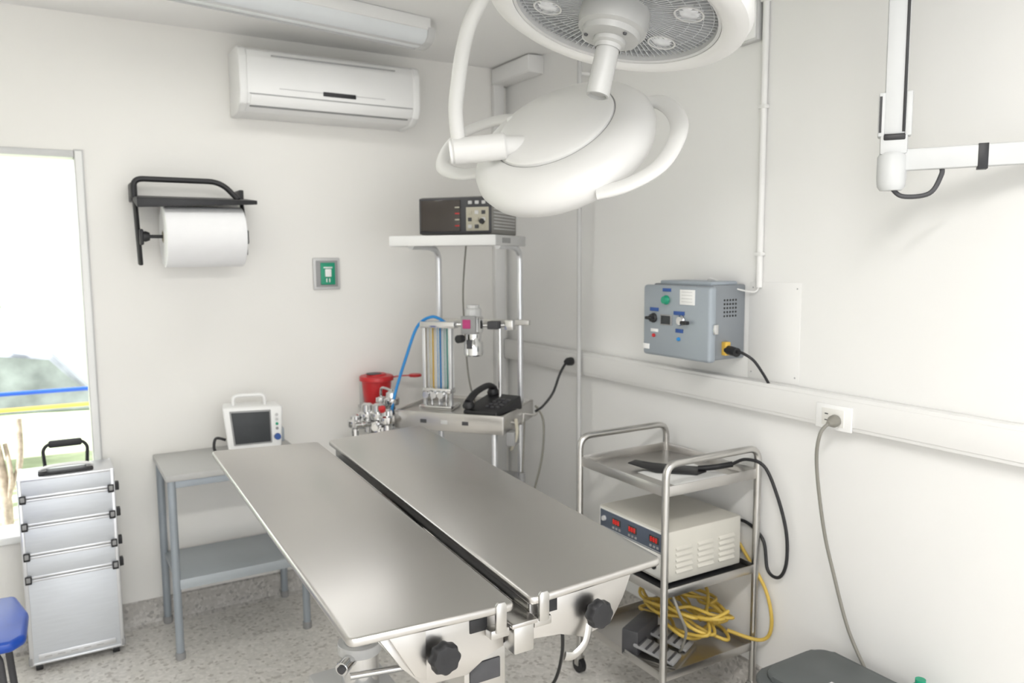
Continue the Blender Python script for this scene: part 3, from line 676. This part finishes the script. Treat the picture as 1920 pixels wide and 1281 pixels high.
lathe('bottle',[(0,0),(.020,0),(.022,.004),(.022,.040),(.014,.048),(.014,.062),(0,.062)],(2.055,1.21,.3465),(0,0,1),GREEN)
# ---------------------------------------------------------------- ceiling arms: surgical lights
def basis(n,major):
    n=n.normalized(); e1=(major-n*major.dot(n)).normalized(); e2=n.cross(e1); return e1,e2,n
def setM(c,e1,e2,n):
    return Matrix(((e1.x,e2.x,n.x,c.x),(e1.y,e2.y,n.y,c.y),(e1.z,e2.z,n.z,c.z),(0,0,0,1)))
group('surgical_light')
c1=Vector((1.140,1.45,2.145)); n1=Vector((-.262,-.004,-.965))
XF=setM(c1,*basis(n1,Rv*.976-Uv*.217))
O=(0,0,0);Z=(0,0,1)
lathe('shell',[(.238,-.005),(.238,.008),(.246,.014),(.275,.013),(.295,.002),(.302,-.018),(.296,-.05),(.262,-.085),(.19,-.11),(.09,-.12),(0,-.12)],O,Z,WHITE2,96)
lathe('reflector_dish',[(.0,-.022),(.24,-.022)],O,Z,DISH,64)
lathe('inner_ring',[(.228,-.021),(.230,.004),(.237,.006),(.239,-.004)],O,Z,LGREY,72)
for k,rr in enumerate((.105,.135,.165,.195,.218)): lathe('ring_%d'%k,[(rr,-.02),(rr,-.008),(rr+.0015,-.008),(rr+.0015,-.02)],O,Z,VANE,72)
bm=bmesh.new()
for i in range(96):
    a=2*math.pi*i/96; d=Vector((math.cos(a),math.sin(a),0)); s=Vector((-math.sin(a),math.cos(a),0))*.0009
    r0,r1=.07,.23
    q=[d*r0-s+Vector((0,0,-.021)),d*r1-s+Vector((0,0,-.021)),d*r1-s+Vector((0,0,-.006)),d*r0-s+Vector((0,0,-.006))]
    A=[bm.verts.new(p) for p in q]; B=[bm.verts.new(p+2*s) for p in q]
    bm.faces.new(A); bm.faces.new(B[::-1])
    for j in range(4): bm.faces.new((A[j],B[j],B[(j+1)%4],A[(j+1)%4]))
fin(bm,'vanes',VANE,smooth=False)
for k in range(6):
    a=math.radians(20+k*60); p=(.165*math.cos(a),.165*math.sin(a),-.021)
    lathe('lens_%d'%k,[(0,.017),(.020,.015),(.028,.008),(.030,0)],p,Z,LED,28)
    lathe('lens_ring_%d'%k,[(.029,0),(.030,.016),(.034,.016),(.035,0)],p,Z,LGREY,28)
lathe('hub',[(.078,-.021),(.080,.022),(.077,.040),(.066,.045),(.064,.058),(.045,.062),(0,.062)],O,Z,HAND,48)
for k in range(3):
    a=math.radians(-60+k*120); lathe('hub_screw_%d'%k,[(0,.003),(.004,.003),(.005,0)],(.055*math.cos(a),.055*math.sin(a),.0605),Z,DARK,12)
lathe('handle_collar',[(.037,.060),(.037,.072),(.030,.076),(.028,.085)],O,Z,HAND,36)
lathe('sterile_handle',[(.026,.07),(.0265,.09),(.0265,.185),(.025,.192),(.021,.193),(.019,.185),(0,.18)],O,Z,HAND,36)
lathe('handle_tip',[(0,.181),(.017,.183)],O,Z,DARK,24)
lathe('rear_boss',[(.07,-.115),(.065,-.14),(.03,-.15),(0,-.15)],O,Z,WHITE2,36)
XF=I4.copy()
b1=c1-n1.normalized()*.145
tube('yoke',[b1,b1+Vector((.03,.03,.08)),(1.22,1.56,2.45)],.022,WHITE2,'fillet',.04)
tube('spring_arm',[(1.22,1.56,2.46),(.86,2.28,2.46)],(.03,.022),WHITE2,'line')
# second head
n2=Vector((-.633,-.297,.714)); c2=Vector((1.35,1.965,1.932))
E=basis(n2,Rv*.915+Uv*.40); M2=setM(c2,*E)@Matrix.Scale(.965,4); XF=M2
lathe('head_shell',[(0,-.092),(.15,-.090),(.21,-.082),(.255,-.065),(.282,-.042),(.294,-.012),(.290,.016),(.268,.044),(.235,.062),(.20,.074),(.194,.072)],O,Z,WHITE2,96)
lathe('head_cap_groove',[(.197,.071),(.190,.071)],O,Z,GREY,96)
lathe('head_cap',[(.191,.066),(.189,.080),(.180,.088),(.10,.101),(0,.105)],O,Z,WHITE2,96)
lathe('head_glass',[(0,-.0945),(.15,-.0925),(.18,-.0885)],O,Z,LED,64)
hp=[(.262,.09,-.005),(.315,.065,-.008),(.352,-.03,-.012),(.345,-.13,-.015),(.285,-.235,-.02),(.19,-.275,-.022),(.10,-.272,-.02)]
ra=math.radians(-20); hp=[(x*math.cos(ra)-y*math.sin(ra),x*math.sin(ra)+y*math.cos(ra),z) for x,y,z in hp]
tube('handle_right',hp,(.027,.015),WHITE2,flat=(0,0,1),seg=16)
hl=[(r_*math.cos(math.radians(t_)),r_*math.sin(math.radians(t_)),.005) for r_,t_ in ((.26,102),(.37,110),(.46,122),(.475,133),(.44,146),(.35,156),(.26,162))]
tube('handle_left',hl,(.025,.014),WHITE2,flat=(0,0,1),seg=16)
lathe('cap_screw',[(.012,0),(.010,.006),(0,.007)],(-.10,.155,.082),Z,WHITE,20)
XF=I4.copy()
J0=Vector((1.030,2.057,1.904)); J1=Vector((1.165,1.98,1.92))
cyl('side_joint',J0,J1,.038,WHITE2,bev=.006)
cyl('joint_cap',J0-(J1-J0).normalized()*.008,J0,.034,WHITE,bev=.003)
cyl('joint_neck',J1-(J1-J0)*.1,c2+n2.normalized()*.0,.03,WHITE2)
tube('curved_arm',[(1.045,2.045,1.92),(1.045,2.065,2.02),(1.0575,2.068,2.11),(1.072,2.068,2.19),(1.095,2.066,2.27),(1.13,2.05,2.345),(1.16,2.04,2.40)],.0215,WHITE2,seg=20)
tube('spring_arm_b',[(1.16,2.04,2.41),(.86,2.30,2.42)],(.03,.028),WHITE2,'line')
cyl('arm_pivot',(1.16,2.04,2.37),(1.16,2.04,2.45),.036,WHITE2)
cyl('ceiling_column',(.85,2.31,2.38),(.85,2.31,2.56),.045,WHITE2); cyl('ceiling_flange',(.85,2.31,2.545),(.85,2.31,2.5795),.12,WHITE2)
# ---------------------------------------------------------------- right wall arm
group('wall_monitor_arm')
pv=Vector((1.885,1.255,0)); wp=Vector((2.15,.875,1.845))
lathe('pivot',[(0,0),(.026,0),(.033,.01),(.035,.03),(.035,.085),(.028,.095),(0,.095)],(pv.x,pv.y,1.765),(0,0,1),ARMG,28)
d=(Vector((wp.x,wp.y,0))-Vector((pv.x,pv.y,0))).normalized(); s=Vector((-d.y,d.x,0))*.014
a=Vector((pv.x,pv.y,1.84)); b=wp-d*.02
hexa('horizontal_arm',[a-s+Vector((0,0,.027)),a+s+Vector((0,0,.027)),b+s+Vector((0,0,.027)),b-s+Vector((0,0,.027)),a-s-Vector((0,0,.027)),a+s-Vector((0,0,.027)),b+s-Vector((0,0,.027)),b-s-Vector((0,0,.027))],ARMG,.005)
p=a+d*.19; q=p+d*.022; s2=s*1.12
hexa('velcro_strap',[p-s2+Vector((0,0,.031)),p+s2+Vector((0,0,.031)),q+s2+Vector((0,0,.031)),q-s2+Vector((0,0,.031)),p-s2-Vector((0,0,.031)),p+s2-Vector((0,0,.031)),q+s2-Vector((0,0,.031)),q-s2-Vector((0,0,.031))],BLACK,.001)
box('wall_plate',(2.125,.82,1.77),(2.1495,.93,1.92),ARMG,.005)
XF=Matrix.Translation((pv.x,pv.y,1.86))@Matrix.Rotation(math.atan2(d.y,d.x),4,'Z')
box('knuckle',(-.03,-.022,-.005),(.034,.022,.045),ARMG,.006)
box('knuckle_black',(-.022,-.026,.03),(.028,.026,.045),BLACK,.003)
box('fork_left',(-.036,-.02,.04),(-.020,.02,.15),ARMG,.004); box('fork_right',(.026,-.02,.04),(.042,.02,.15),ARMG,.004)
box('fork_gap_l',(-.034,-.022,.05),(-.028,.0,.14),BLACK,0)
hexa('spring_arm',[(-.024,-.018,.70),(.030,-.018,.70),(.030,.018,.70),(-.024,.018,.70),(-.022,-.018,.045),(.028,-.018,.045),(.028,.018,.045),(-.022,.018,.045)],ARMG,.005)
box('black_strip',(.020,-.0205,.05),(.027,-.0175,.69),BLACK,.001)
box('ceiling_plate',(-.06,-.05,.695),(.06,.05,.7195),ARMG,.004)
XF=I4.copy()
tube('cable_loop',[(pv.x+.0,pv.y,1.775),(pv.x+.02,pv.y-.02,1.75),(pv.x+.055,pv.y-.07,1.755),(pv.x+.07,pv.y-.09,1.80),(pv.x+.065,pv.y-.092,1.82)],.006,DARK)
# ---------------------------------------------------------------- recentre parents
for nme,ch in PAR.items():
    e=bpy.data.objects[nme]
    if not ch: continue
    xs=[v.co for o in ch for v in o.data.vertices]
    mn=Vector((min(p.x for p in xs),min(p.y for p in xs),min(p.z for p in xs))); mx=Vector((max(p.x for p in xs),max(p.y for p in xs),max(p.z for p in xs)))
    C=Vector(((mn.x+mx.x)/2,(mn.y+mx.y)/2,mn.z)); e.location=C
    for o in ch: o.location=-C
# ---------------------------------------------------------------- light
w=bpy.data.worlds.new('world'); sc.world=w; w.use_nodes=True
bg=w.node_tree.nodes['Background']; bg.inputs[0].default_value=(.97,.985,1,1); bg.inputs[1].default_value=2.2
def area(nm,loc,sx,sy,e,col,rot):
    l=bpy.data.lights.new(nm,'AREA'); l.shape='RECTANGLE'; l.size=sx; l.size_y=sy; l.energy=e; l.color=col
    o=bpy.data.objects.new(nm,l); o.location=loc; o.rotation_euler=rot; sc.collection.objects.link(o)
area('added_fill_light',(.4,.3,2.44),1.3,.2,40,(1,.98,.95),(0,0,0))  # fill light added to brighten the room from near the camera
area('added_fill_light_back',(.78,2.985,2.45),1.25,.12,3.5,(1,.99,.97),(0,0,math.radians(10)))  # weak fill added for the dim corner; the fixture above is unlit
sun=bpy.data.lights.new('sun','SUN'); sun.energy=14; sun.angle=.02; so=bpy.data.objects.new('sun',sun)
so.rotation_euler=Vector((1,0.02,-1.1)).to_track_quat('-Z','Y').to_euler(); sc.collection.objects.link(so)
